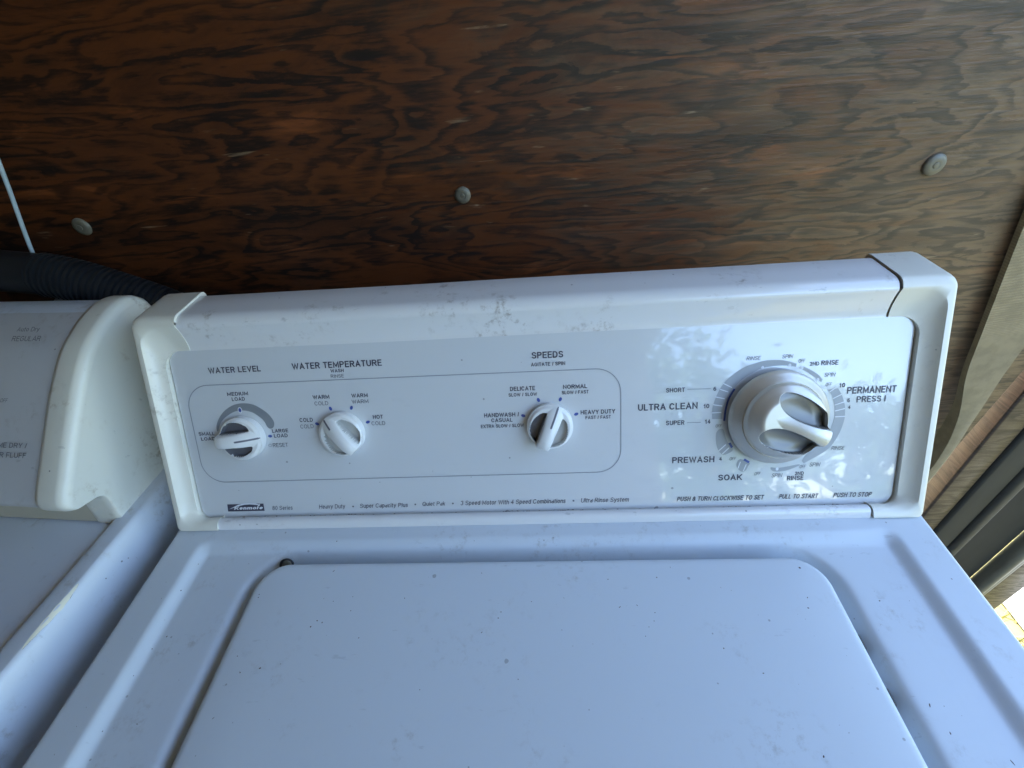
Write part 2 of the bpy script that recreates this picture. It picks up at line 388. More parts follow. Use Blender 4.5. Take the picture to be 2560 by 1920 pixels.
def cap_loops():
    loops = [[] for _ in range(24)]
    for i in range(NS):
        wt, ws, wb = wts(i); I = Vector(inn[i]); O = Vector(out[i]); D = O - I
        step = .0036 * ws + .0006 * wt
        fx = [0, .30 * (wt + ws) - .9 * wb, .72 * (wt + ws) - .9 * wb, 1.]
        fn = [PN + step, PN + step + .0008 * (wt + ws) + .003 * wb, -.0004 - .0052 * (wt + ws), 0.]
        row = [Fc(I.x, I.y, PN - .006), Fc(I.x, I.y, PN + step * .5), Fc(I.x, I.y, PN + step)]
        for k in range(1, 11):
            s = k / 10; p = I + D * bez(fx, s); row.append(Fc(p.x, p.y, bez(fn, s)))
        A = Fc(*ins[i]); Cc = Fc(*sil[i]); b = .0065 * wt + .005 * ws + .0015 * wb; B = Cc + Vector((0, b, 0))
        for k in range(0, 6): s = k / 5; row.append(A * (1 - s) ** 2 + Cc * 2 * s * (1 - s) + B * s * s)
        yb = .146
        row += [Vector((Cc.x, max(yb - .006, B.y + .001), Cc.z)), Vector((Cc.x - .0015 * ws, yb - .0015, Cc.z - .0012 * wt)), Vector((Cc.x - .005 * ws, yb, Cc.z - .004 * wt))]
        for k, p in enumerate(row): loops[k].append(p)
    return [l for l in loops if l]
CL = cap_loops()
V, F = loft(CL)
n0 = len(V)
# the seam edge, turned inwards
edge = []
for k, l in enumerate(CL):
    p = l[0]; edge.append(p + (NH * -.004 if k < 14 else Vector((0, -.0008, -.004)))); 
V += edge
F += [(k * NS, (k + 1) * NS, n0 + k + 1, n0 + k) for k in range(len(CL) - 1)]
n1 = len(V); edge2 = [l[-1] + (NH * -.004 if k < 14 else Vector((0, 0, .0))) for k, l in enumerate(CL)]; V += edge2
F += [(k * NS + NS - 1, n1 + k, n1 + k + 1, (k + 1) * NS + NS - 1) for k in range(15)]
F = [f[::-1] for f in F]
link('end_cap', V, F, M['cap'], wash, angle=42)
link('end_cap', [(-p[0], p[1], p[2]) for p in V], [f[::-1] for f in F], M['cap'], wash, angle=42)

# ---- steel shell between the caps: top roll, bottom lip, back
def shell_row(u, lo):
    of = -.0016; row = []
    if not lo:
        row = [Fc(u, .1738, PN - .004), Fc(u, .1742, PN + .0002)]
        for k in range(1, 13):
            s = k / 12; row.append(Fc(u, .1745 + .0215 * bez([0, .30, .72, 1.], s), PN + (of - PN) * bez([0, .06, .55, 1.], s)))
        A = Fc(u, .1968, of); Cc = Fc(u, LC - .001, of); B = Vector((u, Cc.y + .008, Cc.z))
        for k in range(1, 8): s = k / 7; row.append(A * (1 - s) ** 2 + Cc * 2 * s * (1 - s) + B * s * s)
        row += [Vector((u, .120, Cc.z)), Vector((u, .1365, Cc.z)), Vector((u, .1388, Cc.z - .0008)), Vector((u, .1396, Cc.z - .003)), Vector((u, .1397, .002))]
    else:
        row = [Fc(u, .0075, PN - .004), Fc(u, .0082, PN + .0003)]
        for k in range(1, 11):
            s = k / 10; row.append(Fc(u, bez([.009, .0125, .0128, .0070], s), bez([PN + .0003, PN + .003, of, of], s)))
        row += [Fc(u, .003, of), Fc(u, .0016, of - .0006), Fc(u, .0012, of - .002), Fc(u, .001, -.02)]
    return row
us = [-.302 + .5990 * k / 24 for k in range(25)]
wob = lambda u: .0007 * math.sin(u * 9.) + .0004 * math.sin(u * 23 + 1)
A = loft([[p + Vector((0, 0, wob(u) * .4)) for p in shell_row(u, False)] for u in us]); B = loft([shell_row(u, True) for u in us])
link('console_shell', *merge(A, B), M['enamel_shell'], wash, angle=50)
# ---- control panel
pr = rrect(-.3212, .3212, .0078, .1752, .013, 8); prb = rrect(-.3206, .3206, .0084, .1746, .0125, 8)
V, F = loft([[Fc(x, y, PN - .004) for x, y in pr], [Fc(x, y, PN - .0006) for x, y in pr], [Fc(x, y, PN) for x, y in prb]], True)
F.append(tuple(range(len(V) - len(pr), len(V))))
panel = link('control_panel', V, F, M['panel'], wash, smooth=False)
panel['label'] = 'glossy pale grey control panel with printed lettering'

# ---- print on the panel
mm = .001
def flat(name, poly, mt, h=.00018):
    return link(name, [Fc(x * mm, y * mm, PN + h) for x, y in poly], [tuple(range(len(poly)))], mt, panel, smooth=False)
def signed(poly): return sum(poly[i - 1][0] * poly[i][1] - poly[i][0] * poly[i - 1][1] for i in range(len(poly)))
def tri_poly(name, poly, mt, h=.00018):
    if signed(poly) < 0: poly = poly[::-1]
    return flat(name, poly, mt, h)
def ribbon(name, A, B, mt, h=.00018, m=5):
    a = crom([(x, y, 0) for x, y in A], m); b = crom([(x, y, 0) for x, y in B], m); n = 60
    f = lambda P, t: P[min(int(t * (len(P) - 1)), len(P) - 2)].lerp(P[min(int(t * (len(P) - 1)), len(P) - 2) + 1], t * (len(P) - 1) - min(int(t * (len(P) - 1)), len(P) - 2))
    Lp = [[f(a, k / n), f(b, k / n)] for k in range(n + 1)]
    V, F = loft(Lp); V = [Fc(p.x * mm, p.y * mm, PN + h) for p in V]
    nz = (V[1] - V[0]).cross(V[2] - V[0]).dot(NH)
    q = F[0]; nn = (V[q[1]] - V[q[0]]).cross(V[q[2]] - V[q[0]])
    if nn.dot(NH) < 0: F = [x[::-1] for x in F]
    return link(name, V, F, mt, panel, smooth=False)
def stroke(name, pts, w, mt, h=.00022, cl=False, m=1):
    P = [Vector((x, y, 0)) for x, y in pts]
    if m > 1: P = crom(P, m)
    n = len(P); A, B = [], []
    for i, p in enumerate(P):
        d = (P[(i + 1) % n] - P[i - 1]) if cl else (P[min(i + 1, n - 1)] - P[max(i - 1, 0)])
        d = Vector((-d.y, d.x, 0)).normalized() * w / 2; A.append(p - d); B.append(p + d)
    Lp = [[a, b] for a, b in zip(A, B)]
    if cl: Lp.append(Lp[0])
    V, F = loft(Lp); V = [Fc(p.x * mm, p.y * mm, PN + h) for p in V]; q = F[0]
    if (V[q[1]] - V[q[0]]).cross(V[q[2]] - V[q[0]]).dot(NH) < 0: F = [x[::-1] for x in F]
    return link(name, V, F, mt, panel, smooth=False)
def ell(cx, cy, a, b, ang=0., n=18): return [(cx + a * math.cos(t) * math.cos(ang) - b * math.sin(t) * math.sin(ang), cy + a * math.cos(t) * math.sin(ang) + b * math.sin(t) * math.cos(ang)) for t in [2 * math.pi * k / n for k in range(n)]]
TEXTS=[
 ('WATER LEVEL','b',-285.6,-235.9,152.7,5.2),
 ('WATER TEMPERATURE','b',-206.6,-124.1,153.0,5.5),
 ('WASH','b',-171.6,-159.4,148.8,3.0),
 ('RINSE','r',-172.0,-160.0,143.9,3.0),
 ('MEDIUM','b',-272.0,-251.9,131.2,3.3),
 ('LOAD','b',-268.4,-255.9,126.2,3.4),
 ('SMALL','b',-307.4,-291.8,94.1,3.3),
 ('LOAD','b',-306.0,-292.2,89.1,3.2),
 ('LARGE','b',-235.4,-219.8,94.5,3.4),
 ('LOAD','b',-234.4,-221.1,89.7,3.5),
 ('RESET','r',-237.0,-222.4,80.3,3.8),
 ('WARM','b',-191.7,-176.0,125.0,3.5),
 ('COLD','r',-190.8,-177.9,119.0,3.6),
 ('WARM','b',-155.5,-140.3,125.0,3.5),
 ('WARM','r',-155.9,-140.4,119.4,3.5),
 ('HOT','b',-138.1,-128.7,104.3,3.6),
 ('COLD','r',-140.1,-127.3,98.3,3.6),
 ('COLD','b',-207.4,-194.7,103.8,3.7),
 ('COLD','r',-207.6,-194.9,97.6,3.7),
 ('80 Series','c',-248.7,-228.2,16.3,4.2),
 ('Heavy Duty','c',-202.0,-175.8,16.6,4.2),
 ('Super Capacity Plus','c',-161.6,-114.7,16.5,4.2),
 ('Quiet Pak','c',-100.7,-78.7,17.1,4.1),
 ('3 Speed Motor With 4 Speed Combinations','c',-64.3,34.2,17.0,4.4),
 ('Ultra Rinse System','c',48.2,91.8,17.0,4.3),
 ('SPEEDS','b',8.6,35.8,153.3,5.5),
 ('AGITATE / SPIN','b',7.7,37.3,146.5,3.1),
 ('DELICATE','b',-11.7,10.4,125.3,3.7),
 ('SLOW / SLOW','b',-13.3,11.9,120.2,3.0),
 ('NORMAL','b',34.8,55.7,125.3,3.6),
 ('SLOW / FAST','b',33.5,56.9,120.5,3.0),
 ('HEAVY DUTY','b',49.6,79.8,101.6,3.7),
 ('FAST / FAST','b',53.8,75.9,97.0,3.0),
 ('HANDWASH /','b',-36.3,-4.8,101.9,3.8),
 ('CASUAL','b',-30.1,-11.0,97.2,3.5),
 ('EXTRA SLOW / SLOW','b',-39.9,-1.0,92.0,3.1),
 ('SHORT','b',123.1,139.1,118.5,3.8),
 ('6','b',163.0,165.5,118.5,3.4),
 ('ULTRA CLEAN','b',99.4,150.3,103.0,5.7),
 ('10','b',155.3,160.2,103.2,3.7),
 ('SUPER','b',123.6,139.6,88.9,4.0),
 ('14','b',157.0,161.7,89.2,3.7),
 ('OFF','i',166.2,171.6,85.5,2.6),
 ('PREWASH','b',129.8,166.5,53.2,5.6),
 ('4','b',170.3,173.0,54.5,3.3),
 ('OFF','i',179.5,185.3,54.5,2.9),
 ('SOAK','b',170.5,191.4,35.5,5.4),
 ('OFF','i',201.7,207.1,39.7,2.9),
 ('SPIN','i',216.5,225.9,37.3,3.6),
 ('2ND','b',236.1,244.0,38.8,3.3),
 ('RINSE','b',230.0,244.0,34.0,4.1),
 ('SPIN','i',248.0,257.4,46.6,3.6),
 ('OFF','i',239.9,245.2,45.3,2.9),
 ('RINSE','i',264.8,276.5,61.4,3.3),
 ('RINSE','i',189.0,201.1,143.7,3.2),
 ('SPIN','i',218.0,227.0,144.1,3.2),
 ('OFF','i',231.6,237.0,139.8,3.1),
 ('2ND','b',240.6,248.4,136.9,3.2),
 ('RINSE','b',250.1,263.8,136.9,3.9),
 ('SPIN','i',253.4,262.5,126.9,3.3),
 ('OFF','i',255.2,260.3,118.7,2.9),
 ('10','b',266.3,271.1,117.2,3.7),
 ('6','b',274.2,276.3,104.0,3.3),
 ('4','b',275.1,277.3,98.0,3.2),
 ('PERMANENT','b',273.2,312.5,111.3,5.8),
 ('PRESS I','b',281.7,304.9,103.6,5.1),
 ('PUSH & TURN CLOCKWISE TO SET','j',134.7,211.6,16.2,4.2),
 ('PULL TO START','j',224.2,258.3,16.4,4.2),
 ('PUSH TO STOP','j',270.9,303.6,16.7,4.2),
]
DOTS_SPEED = [(-1.2,102.4),(12.9,116.3),(32.1,116.1),(45.7,102.1)]
DOTS_TEMP = [(-191.2,101.6),(-176.5,115.6),(-156.9,115.6),(-143.3,101.6)]
DOTS_LEVEL = [(-262.6,117.4),(-238.1,91.3),(-239.7,82.2)]
BULLETS = [(-168.3,18.2),(-107.6,18.9),(-71.6,19.0)]
BULLET2 = [(41.3,19.0)]
SWOOSH = [(-288.9,97.4),(-288.3,103.1),(-285.0,109.4),(-279.2,116.0),(-271.7,120.9),(-264.9,123.2),(-257.5,123.7),(-249.0,122.1),(-241.8,117.8),(-236.3,112.8),(-232.6,106.7),(-232.2,102.7),(-233.8,99.5),(-236.8,98.6),(-239.3,100.5),(-241.5,106.2),(-246.2,111.2),(-251.9,115.0),(-259.6,116.9),(-267.0,116.4),(-274.0,113.4),(-280.6,108.9),(-284.9,103.7),(-287.2,98.1)]
ARC1_OUT = [(230.2,139.3),(221.8,142.0),(214.4,143.1),(205.6,143.0),(195.5,140.9),(186.8,137.4),(178.9,132.2),(171.7,125.1),(167.2,117.3),(164.1,108.6),(162.6,100.6),(163.1,93.3)]
ARC1_IN = [(229.9,136.5),(222.1,137.9),(214.0,138.1),(203.1,136.7),(194.5,132.7),(187.3,128.0),(180.9,121.1),(176.0,113.4),(173.0,105.0),(171.5,97.0),(171.5,93.0)]
BLUE1 = [(180.6,119.5),(176.2,110.9),(174.0,100.9),(173.3,91.2)]
DIV1 = [(171.0,124.7),(178.3,120.8),(168.6,119.6),(175.5,117.0),(165.1,113.0),(172.8,111.1),(163.1,106.2),(171.1,104.7),(162.6,98.8),(170.6,99.0)]
ARC2_OUT = [(233.9,137.2),(240.7,134.2),(247.6,129.7),(252.4,124.8)]
ARC2_IN = [(233.3,135.1),(237.9,132.4),(244.1,128.1),(251.5,122.5)]
ARC3_OUT = [(265.6,116.5),(269.1,110.8),(272.0,103.6),(273.2,97.2),(273.4,89.2),(271.4,79.5),(267.8,70.6),(263.2,63.3),(256.9,58.1),(249.7,53.7),(243.2,49.7)]
ARC3_IN = [(256.9,115.7),(261.1,110.4),(264.1,101.5),(265.0,91.9),(263.5,83.8),(260.6,75.8),(255.9,69.3),(250.4,63.7),(246.2,59.7),(243.4,56.4),(241.4,52.3)]
DIV3 = [(258.9,113.6),(263.4,117.0),(262.1,107.6),(269.0,111.2),(264.1,101.9),(271.5,104.4),(264.9,96.7),(272.8,98.6),(265.4,91.5),(273.5,91.7)]
ARC4 = [(215.5,45.0),(217.5,43.2),(221.4,42.6),(229.1,43.5),(238.8,47.5),(238.6,49.0),(228.8,47.1),(221.2,46.1),(215.7,46.7)]
ARC5 = [(169.0,83.5),(172.8,83.8),(174.7,77.9),(177.3,71.5),(181.6,65.9),(180.8,62.6),(174.7,59.8),(171.5,61.6),(168.6,66.4),(167.0,73.1),(167.0,80.2)]
DIV5 = [(169.9,63.8),(175.8,69.5),(173.1,60.7),(178.7,66.5)]
BLUE5 = [(178.7,70.9),(181.2,66.4)]
ARC6 = [(188.9,55.6),(196.9,51.9),(195.9,48.5),(193.8,44.3),(190.3,43.5),(186.6,47.1),(185.8,50.5),(186.7,53.9)]
DIV6 = [(187.2,46.6),(189.0,53.0),(191.9,43.9),(194.2,50.3)]
BLUE6 = [(192.0,55.0),(196.5,52.1)]
NOTCH = [(202.7,136.9),(224.7,138.0),(234.7,135.5),(248.4,124.6),(220.9,45.2)]
LINE_SHORT = [(141.2,120.7),(160.8,120.5)]
LINE_SUPER = [(141.7,90.7),(153.4,90.6)]
LOGO = [(-293.5,23.4),(-256.8,23.4),(-256.9,15.7),(-294.0,15.8)]
SWISH = [(-292.5,18.3),(-288.3,20.1),(-282.5,22.7),(-276.6,23.9),(-270.6,23.9),(-264.6,23.5),(-261.5,22.6),(-260.2,23.4),(-260.8,21.3),(-264.1,19.7),(-262.3,21.8),(-264.8,22.3),(-270.8,22.9),(-276.1,22.6),(-281.1,21.6),(-287.6,19.6)]
KEN = [(-287.6,16.5),(-258.1,16.2),(-287.0,19.6)]
# ---- a plain grotesque drawn as strokes (x, y in 0..1 of each letter's box)
def _arc(cx, cy, rx, ry, a0, a1, n=10): return [(cx + rx * math.cos(R(a0 + (a1 - a0) * k / n)), cy + ry * math.sin(R(a0 + (a1 - a0) * k / n))) for k in range(n + 1)]
_O = _arc(.5, .5, .5, .5, 90, 450, 20)
XH = .72
def _lx(s): return [[(x, y * XH) for x, y in p] for p in s]
_bowl = lambda cy: _arc(.5, cy, .5, XH / 2, 0, 360, 16)
GLY = {
 'A': (.74, [[(0, 0), (.5, 1), (1, 0)], [(.2, .30), (.8, .30)]]), 'B': (.68, [[(0, 0), (0, 1), (.58, 1)] + _arc(.58, .765, .36, .235, 90, -90) + [(0, .53)], [(.58, .53)] + _arc(.6, .265, .4, .265, 90, -90) + [(0, 0)]]),
 'C': (.72, [_arc(.5, .5, .5, .5, 42, 318, 16)]), 'D': (.70, [[(0, 0), (0, 1), (.42, 1)] + _arc(.42, .5, .58, .5, 90, -90, 14) + [(0, 0)]]),
 'E': (.60, [[(1, 1), (0, 1), (0, 0), (1, 0)], [(0, .52), (.9, .52)]]), 'F': (.57, [[(1, 1), (0, 1), (0, 0)], [(0, .5), (.86, .5)]]),
 'G': (.75, [_arc(.5, .5, .5, .5, 42, 345, 16) + [(1, .46), (.58, .46)]]), 'H': (.70, [[(0, 0), (0, 1)], [(1, 0), (1, 1)], [(0, .52), (1, .52)]]),
 'I': (.17, [[(.5, 0), (.5, 1)]]), 'K': (.70, [[(0, 0), (0, 1)], [(1, 1), (.06, .40)], [(.36, .58), (1, 0)]]), 'L': (.55, [[(0, 1), (0, 0), (1, 0)]]),
 'M': (.84, [[(0, 0), (0, 1), (.5, .16), (1, 1), (1, 0)]]), 'N': (.71, [[(0, 0), (0, 1), (1, 0), (1, 1)]]), 'O': (.77, [_O]),
 'P': (.65, [[(0, 0), (0, 1), (.6, 1)] + _arc(.6, .745, .4, .255, 90, -90) + [(0, .49)]]), 'Q': (.77, [_O, [(.58, .26), (.98, -.04)]]),
 'R': (.69, [[(0, 0), (0, 1), (.6, 1)] + _arc(.6, .755, .38, .245, 90, -90) + [(0, .51)], [(.52, .5), (.98, 0)]]),
 'S': (.66, [_arc(.5, .755, .47, .245, 25, 250, 12)[:-1] + [(.5, .505)] + _arc(.5, .255, .5, .255, 68, -158, 12)]),
 'T': (.62, [[(0, 1), (1, 1)], [(.5, 1), (.5, 0)]]), 'U': (.69, [[(0, 1), (0, .36)] + _arc(.5, .36, .5, .36, 180, 360, 12) + [(1, 1)]]),
 'V': (.70, [[(0, 1), (.5, 0), (1, 1)]]), 'W': (1.0, [[(0, 1), (.25, 0), (.5, .94), (.75, 0), (1, 1)]]), 'X': (.7, [[(0, 0), (1, 1)], [(0, 1), (1, 0)]]), 'Y': (.68, [[(0, 1), (.5, .44), (1, 1)], [(.5, .46), (.5, 0)]]),
 '0': (.56, [_O]), '1': (.34, [[(0, .76), (.5, .80), (.86, 1), (.86, 0)]]), '2': (.56, [_arc(.5, .72, .5, .28, 165, -35, 10) + [(0, 0), (1, 0)]]),
 '3': (.56, [_arc(.48, .76, .46, .24, 160, -75, 10) + [(.5, .53)] + _arc(.5, .265, .5, .265, 80, -155, 10)]), '4': (.58, [[(.72, 0), (.72, 1), (0, .30), (1, .30)]]),
 '6': (.56, [_arc(.5, .31, .5, .31, 0, 360, 16), [(.0, .31)] + _arc(.56, .52, .56, .48, 180, 62, 8)]), '8': (.56, [_arc(.5, .765, .44, .235, 0, 360, 14), _arc(.5, .265, .5, .265, 0, 360, 14)]),
 '/': (.34, [[(0, 0), (1, 1)]]), '&': (.74, [[(1, 0), (.2, .72)] + _arc(.44, .80, .28, .20, 200, -20, 8) + [(.1, .40)] + _arc(.42, .24, .42, .24, 150, 290, 8) + [(.98, .46)]]), '.': (.17, [[(.5, 0), (.5, .08)]]),
 'a': (.50, [_lx([_arc(.46, .29, .46, .29, 0, 360, 14)])[0], [(1, XH), (1, 0)]]), 'b': (.52, [_bowl(XH / 2), [(0, 1), (0, 0)]]), 'c': (.48, _lx([_arc(.5, .5, .5, .5, 50, 310, 12)])),
 'd': (.52, [_bowl(XH / 2), [(1, 1), (1, 0)]]), 'e': (.52, [_lx([[(0.02, .52), (1, .52)]])[0], _lx([_arc(.5, .5, .5, .5, 4, 312, 14)])[0]]), 'f': (.3, [[(.3, 0), (.3, .8), (.6, 1), (1, 1)], [(0, XH), (.9, XH)]]),
 'h': (.50, [[(0, 0), (0, 1)], [(0, .42)] + _arc(.5, .42, .5, .30, 180, 0, 8) + [(1, 0)]]), 'i': (.13, [[(.5, 0), (.5, XH)], [(.5, .92), (.5, 1)]]), 'k': (.5, [[(0, 0), (0, 1)], [(.95, XH), (.06, .30)], [(.36, .45), (1, 0)]]),
 'l': (.13, [[(.5, 0), (.5, 1)]]), 'm': (.80, [[(0, 0), (0, XH)], [(0, .44)] + _arc(.25, .44, .25, .28, 180, 0, 8) + [(.5, 0)], [(.5, .44)] + _arc(.75, .44, .25, .28, 180, 0, 8) + [(1, 0)]]),
 'n': (.50, [[(0, 0), (0, XH)], [(0, .42)] + _arc(.5, .42, .5, .30, 180, 0, 8) + [(1, 0)]]), 'o': (.54, [_bowl(XH / 2)]), 'p': (.52, [_bowl(XH / 2), [(0, XH), (0, -.27)]]), 'r': (.30, [[(0, 0), (0, XH)], [(0, .38), (.35, .64), (1, .70)]]),
 's': (.46, _lx([_arc(.5, .755, .47, .245, 25, 250, 10)[:-1] + [(.5, .505)] + _arc(.5, .255, .5, .255, 68, -158, 10)])), 't': (.30, [[(.4, .92), (.4, .12), (.6, 0), (1, 0)], [(0, XH), (1, XH)]]),
 'u': (.50, [[(0, XH), (0, .28)] + _arc(.5, .28, .5, .28, 180, 360, 8) + [(1, XH)], [(1, .3), (1, 0)]]), 'v': (.5, [[(0, XH), (.5, 0), (1, XH)]]), 'y': (.52, [[(0, XH), (.52, .04)], [(1, XH), (.45, -.16), (.1, -.26)]]),
}
def glyphs(s, tk, gap):
    V, F = [], []; x = 0.; z = 0
    for ch in s:
        if ch == ' ': x += .36; continue
        w, st = GLY[ch]
        for pl in st:
            P = []
            for a, b in pl:
                q = Vector((x + tk / 2 + a * max(w - tk, .0), tk / 2 + b * (1 - tk), 0))
                if not P or (q - P[-1]).length > 1e-4: P.append(q)
            P[0] += (P[0] - P[1]).normalized() * tk * .46; P[-1] += (P[-1] - P[-2]).normalized() * tk * .46
            cl = len(pl) > 12 and (P[0] - P[-1]).length < tk * 1.1 and pl[0] == pl[-1] if False else False
            n = len(P); i0 = len(V); z += 1
            for i, p in enumerate(P):
                d0 = (P[i] - P[i - 1]).normalized() if i else (P[1] - P[0]).normalized(); d1 = (P[i + 1] - P[i]).normalized() if i < n - 1 else d0
                d = (d0 + d1); d = d.normalized() if d.length > .15 else d1; mt = 1 / max(.42, d.dot(d1))
                nn = Vector((-d.y, d.x, 0)) * tk / 2 * mt; V += [p - nn + Vector((0, 0, z)), p + nn + Vector((0, 0, z))]
            F += [(i0 + 2 * i, i0 + 2 * i + 2, i0 + 2 * i + 3, i0 + 2 * i + 1) for i in range(n - 1)]
        x += w + gap
    return V, F
STY = {'b': (.172, .12, 0., 'ink'), 'r': (.125, .13, 0., 'ink_grey'), 'i': (.115, .12, .22, 'ink_grey'), 'j': (.165, .12, .24, 'ink'), 'c': (.125, .12, .17, 'ink'), 'k': (.20, .09, .22, 'ink')}
def lettering(s, style, u0, u1, vb, h, place, par, mt=None, name='lettering'):
    tk, gap, sh, ink = STY[style]; V, F = glyphs(s, tk, gap)
    V = [Vector((v.x + sh * v.y, v.y, v.z)) for v in V]; x0 = min(v.x for v in V); x1 = max(v.x for v in V)
    kx = (u1 - u0) / (x1 - x0)
    return link(name, [place(u0 + (v.x - x0) * kx, vb + v.y * h, v.z * 2.5e-6) for v in V], F, mt or M[ink], par, smooth=False)
onp = lambda x, y, z=0.: Fc(x * mm, y * mm, PN + .00026 + z)

for s, st, u0, u1, vb, h in TEXTS: lettering(s, st, u0, u1, vb, h * 1.04, onp, panel)
# thin outline round the three small knobs
ol = rrect(-311.3, 84.6, 46.6, 142.0, 21.5, 10)
stroke('outline', ol, .75, M['ink_line'], cl=True)
for a, b in ((LINE_SHORT, 'l'), (LINE_SUPER, 'l')): stroke('rule', a, .5, M['ink_line'])
# selector dots
for ds, c in ((DOTS_SPEED, (22.2, 93.0)), (DOTS_TEMP, (-167.3, 92.4)), (DOTS_LEVEL[:2], (-262.6, 91.3))):
    for x, y in ds: tri_poly('dot', ell(x, y, 2.0, 1.35, math.atan2(y - c[1], x - c[0])), M['blue'], .0003)
stroke('dot', ell(DOTS_LEVEL[2][0], DOTS_LEVEL[2][1], 1.7, 1.1), .4, M['ink_line'], cl=True)
for x, y in BULLETS + BULLET2: tri_poly('bullet', ell(x, y, .9, .9, 0, 10), M['ink_grey'])
# grey swoosh over the water level knob
sw = [(p.x, p.y) for p in crom([(x, y, 0) for x, y in SWOOSH], 4)]; tri_poly('swoosh', sw, M['ring_dark'])
tri_poly('swoosh_gap', ell(-262.6, 117.1, 3.1, 2.1, math.pi / 2), M['white_ink'], .00024)
# cycle ring round the big dial
ribbon('cycle_ring', ARC1_OUT, ARC1_IN, M['ring']); ribbon('cycle_ring', ARC2_OUT, ARC2_IN, M['ring']); ribbon('cycle_ring', ARC3_OUT, ARC3_IN, M['ring'])
for a in (ARC4, ARC5, ARC6): tri_poly('cycle_ring', [(p.x, p.y) for p in crom([(x, y, 0) for x, y in a + a[:1]], 4)][:-1], M['ring'])
for d in (DIV1, DIV3, DIV5, DIV6):
    for k in range(0, len(d), 2): stroke('ring_gap', [d[k], d[k + 1]], .85, M['white_ink'], .00028)
for x, y in NOTCH: tri_poly('ring_gap', ell(x, y, 1.3, 1.6, 0, 10), M['white_ink'], .00028)
stroke('blue_mark', BLUE1, 1.7, M['blue'], .0003, m=6); stroke('blue_mark', BLUE5, 2.0, M['blue'], .0003); stroke('blue_mark', BLUE6, 2.0, M['blue'], .0003)
# maker's badge
tri_poly('badge', LOGO, M['ink'], .0002)
tri_poly('badge_swish', SWISH, M['white_ink'], .00028)
lettering('Kenmore', 'k', KEN[0][0], KEN[1][0], 17.6, 3.2, onp, panel, M['white_ink'], 'badge_lettering')
# grime along the foot of the panel
gd = random.Random(11); V, F = [], []
for k in range(420):
    u = gd.uniform(-300, 300); dens = .25 + .75 * max(0, math.sin(u * .031 + 1.2)) * (1 if u < 190 else .4) + (.8 if 270 < u < 285 else 0)
    if gd.random() > dens: continue
    v = 9.1 + abs(gd.gauss(0, .55)); a = gd.uniform(.25, 1.3); b = gd.uniform(.12, .42); n = 7; i = len(V)
    V += [Fc((u + a * math.cos(t) * gd.uniform(.6, 1.2)) * mm, (v + b * math.sin(t) * gd.uniform(.6, 1.2)) * mm, PN + .0004 + .0001 * gd.random()) for t in [2 * math.pi * q / n for q in range(n)]]; F.append(tuple(range(i, i + n)))
tag(link('grime', V, F, M['dirt'], panel, smooth=False), kind='stuff')
# ---- knobs
def knob(name, label, cu, cv, ang, Rk, H, rec, groove, mats, nr, na, prof_r, foot=.3, up=0.):
    """turned body as a height field; rec(x, y) > .5 marks the finger recesses"""
    ca, sa = math.cos(ang), math.sin(ang)
    P = lambda x, y, h: Fc((cu + x * ca - y * sa) * mm, (cv + x * sa + y * ca) * mm, PN + h * mm)
    rs = prof_r; V = []; G = []
    for r in rs:
        row = []
        for k in range(na):
            t = 2 * math.pi * k / na; x, y = r * math.cos(t), r * math.sin(t); row.append(len(V)); V.append((x, y, H(x, y, r) + up))
        G.append(row)
    c = len(V); V.append((0, 0, H(0, 0, 0) + up))
    body, pits = [], ([], [])
    def put(q):
        x = sum(V[i][0] for i in q) / len(q); y = sum(V[i][1] for i in q) / len(q)
        if rec(x, y, math.hypot(x, y)) > .22: pits[0 if y > 0 else 1].append(q)
        else: body.append(q)
    for i in range(len(rs) - 1):
        for k in range(na): put((G[i][k], G[i][(k + 1) % na], G[i + 1][(k + 1) % na], G[i + 1][k]))
    for k in range(na): put((G[-1][k], G[-1][(k + 1) % na], c))
    # skirt down to the panel
    w0 = len(V)
    for k in range(na): x, y, h = V[G[0][k]]; V.append((x * 1.01, y * 1.01, foot))
    for k in range(na): body.append((w0 + k, w0 + (k + 1) % na, G[0][(k + 1) % na], G[0][k]))
    W = [P(*v) for v in V]
    def sub(nm, faces, mt, par, ang_=38):
        ids = sorted({i for f in faces for i in f}); mp = {j: k for k, j in enumerate(ids)}
        return link(nm, [W[i] for i in ids], [tuple(mp[i] for i in f) for f in faces], mt, par, angle=ang_)
    o = sub(name, body, mats[0], wash); o['label'] = label
    for f, mt in zip(pits, mats[1:3]):
        if f: sub('finger_recess', f, mt, o)
    if groove:
        x0, x1, w = groove; Lp = []
        for k in range(25):
            x = x0 + (x1 - x0) * k / 24; ww = w * (1 if 1 < k < 24 else .6)
            Lp.append([P(x, s * ww, H(x, s * ww, abs(x)) + .14) for s in (-1, -.4, .4, 1)])
        V2, F2 = loft(Lp); q = F2[0]
        if (V2[q[1]] - V2[q[0]]).cross(V2[q[2]] - V2[q[0]]).dot(NH) < 0: F2 = [f[::-1] for f in F2]
        link('pointer_line', V2, F2, M['groove'], o)
    return o

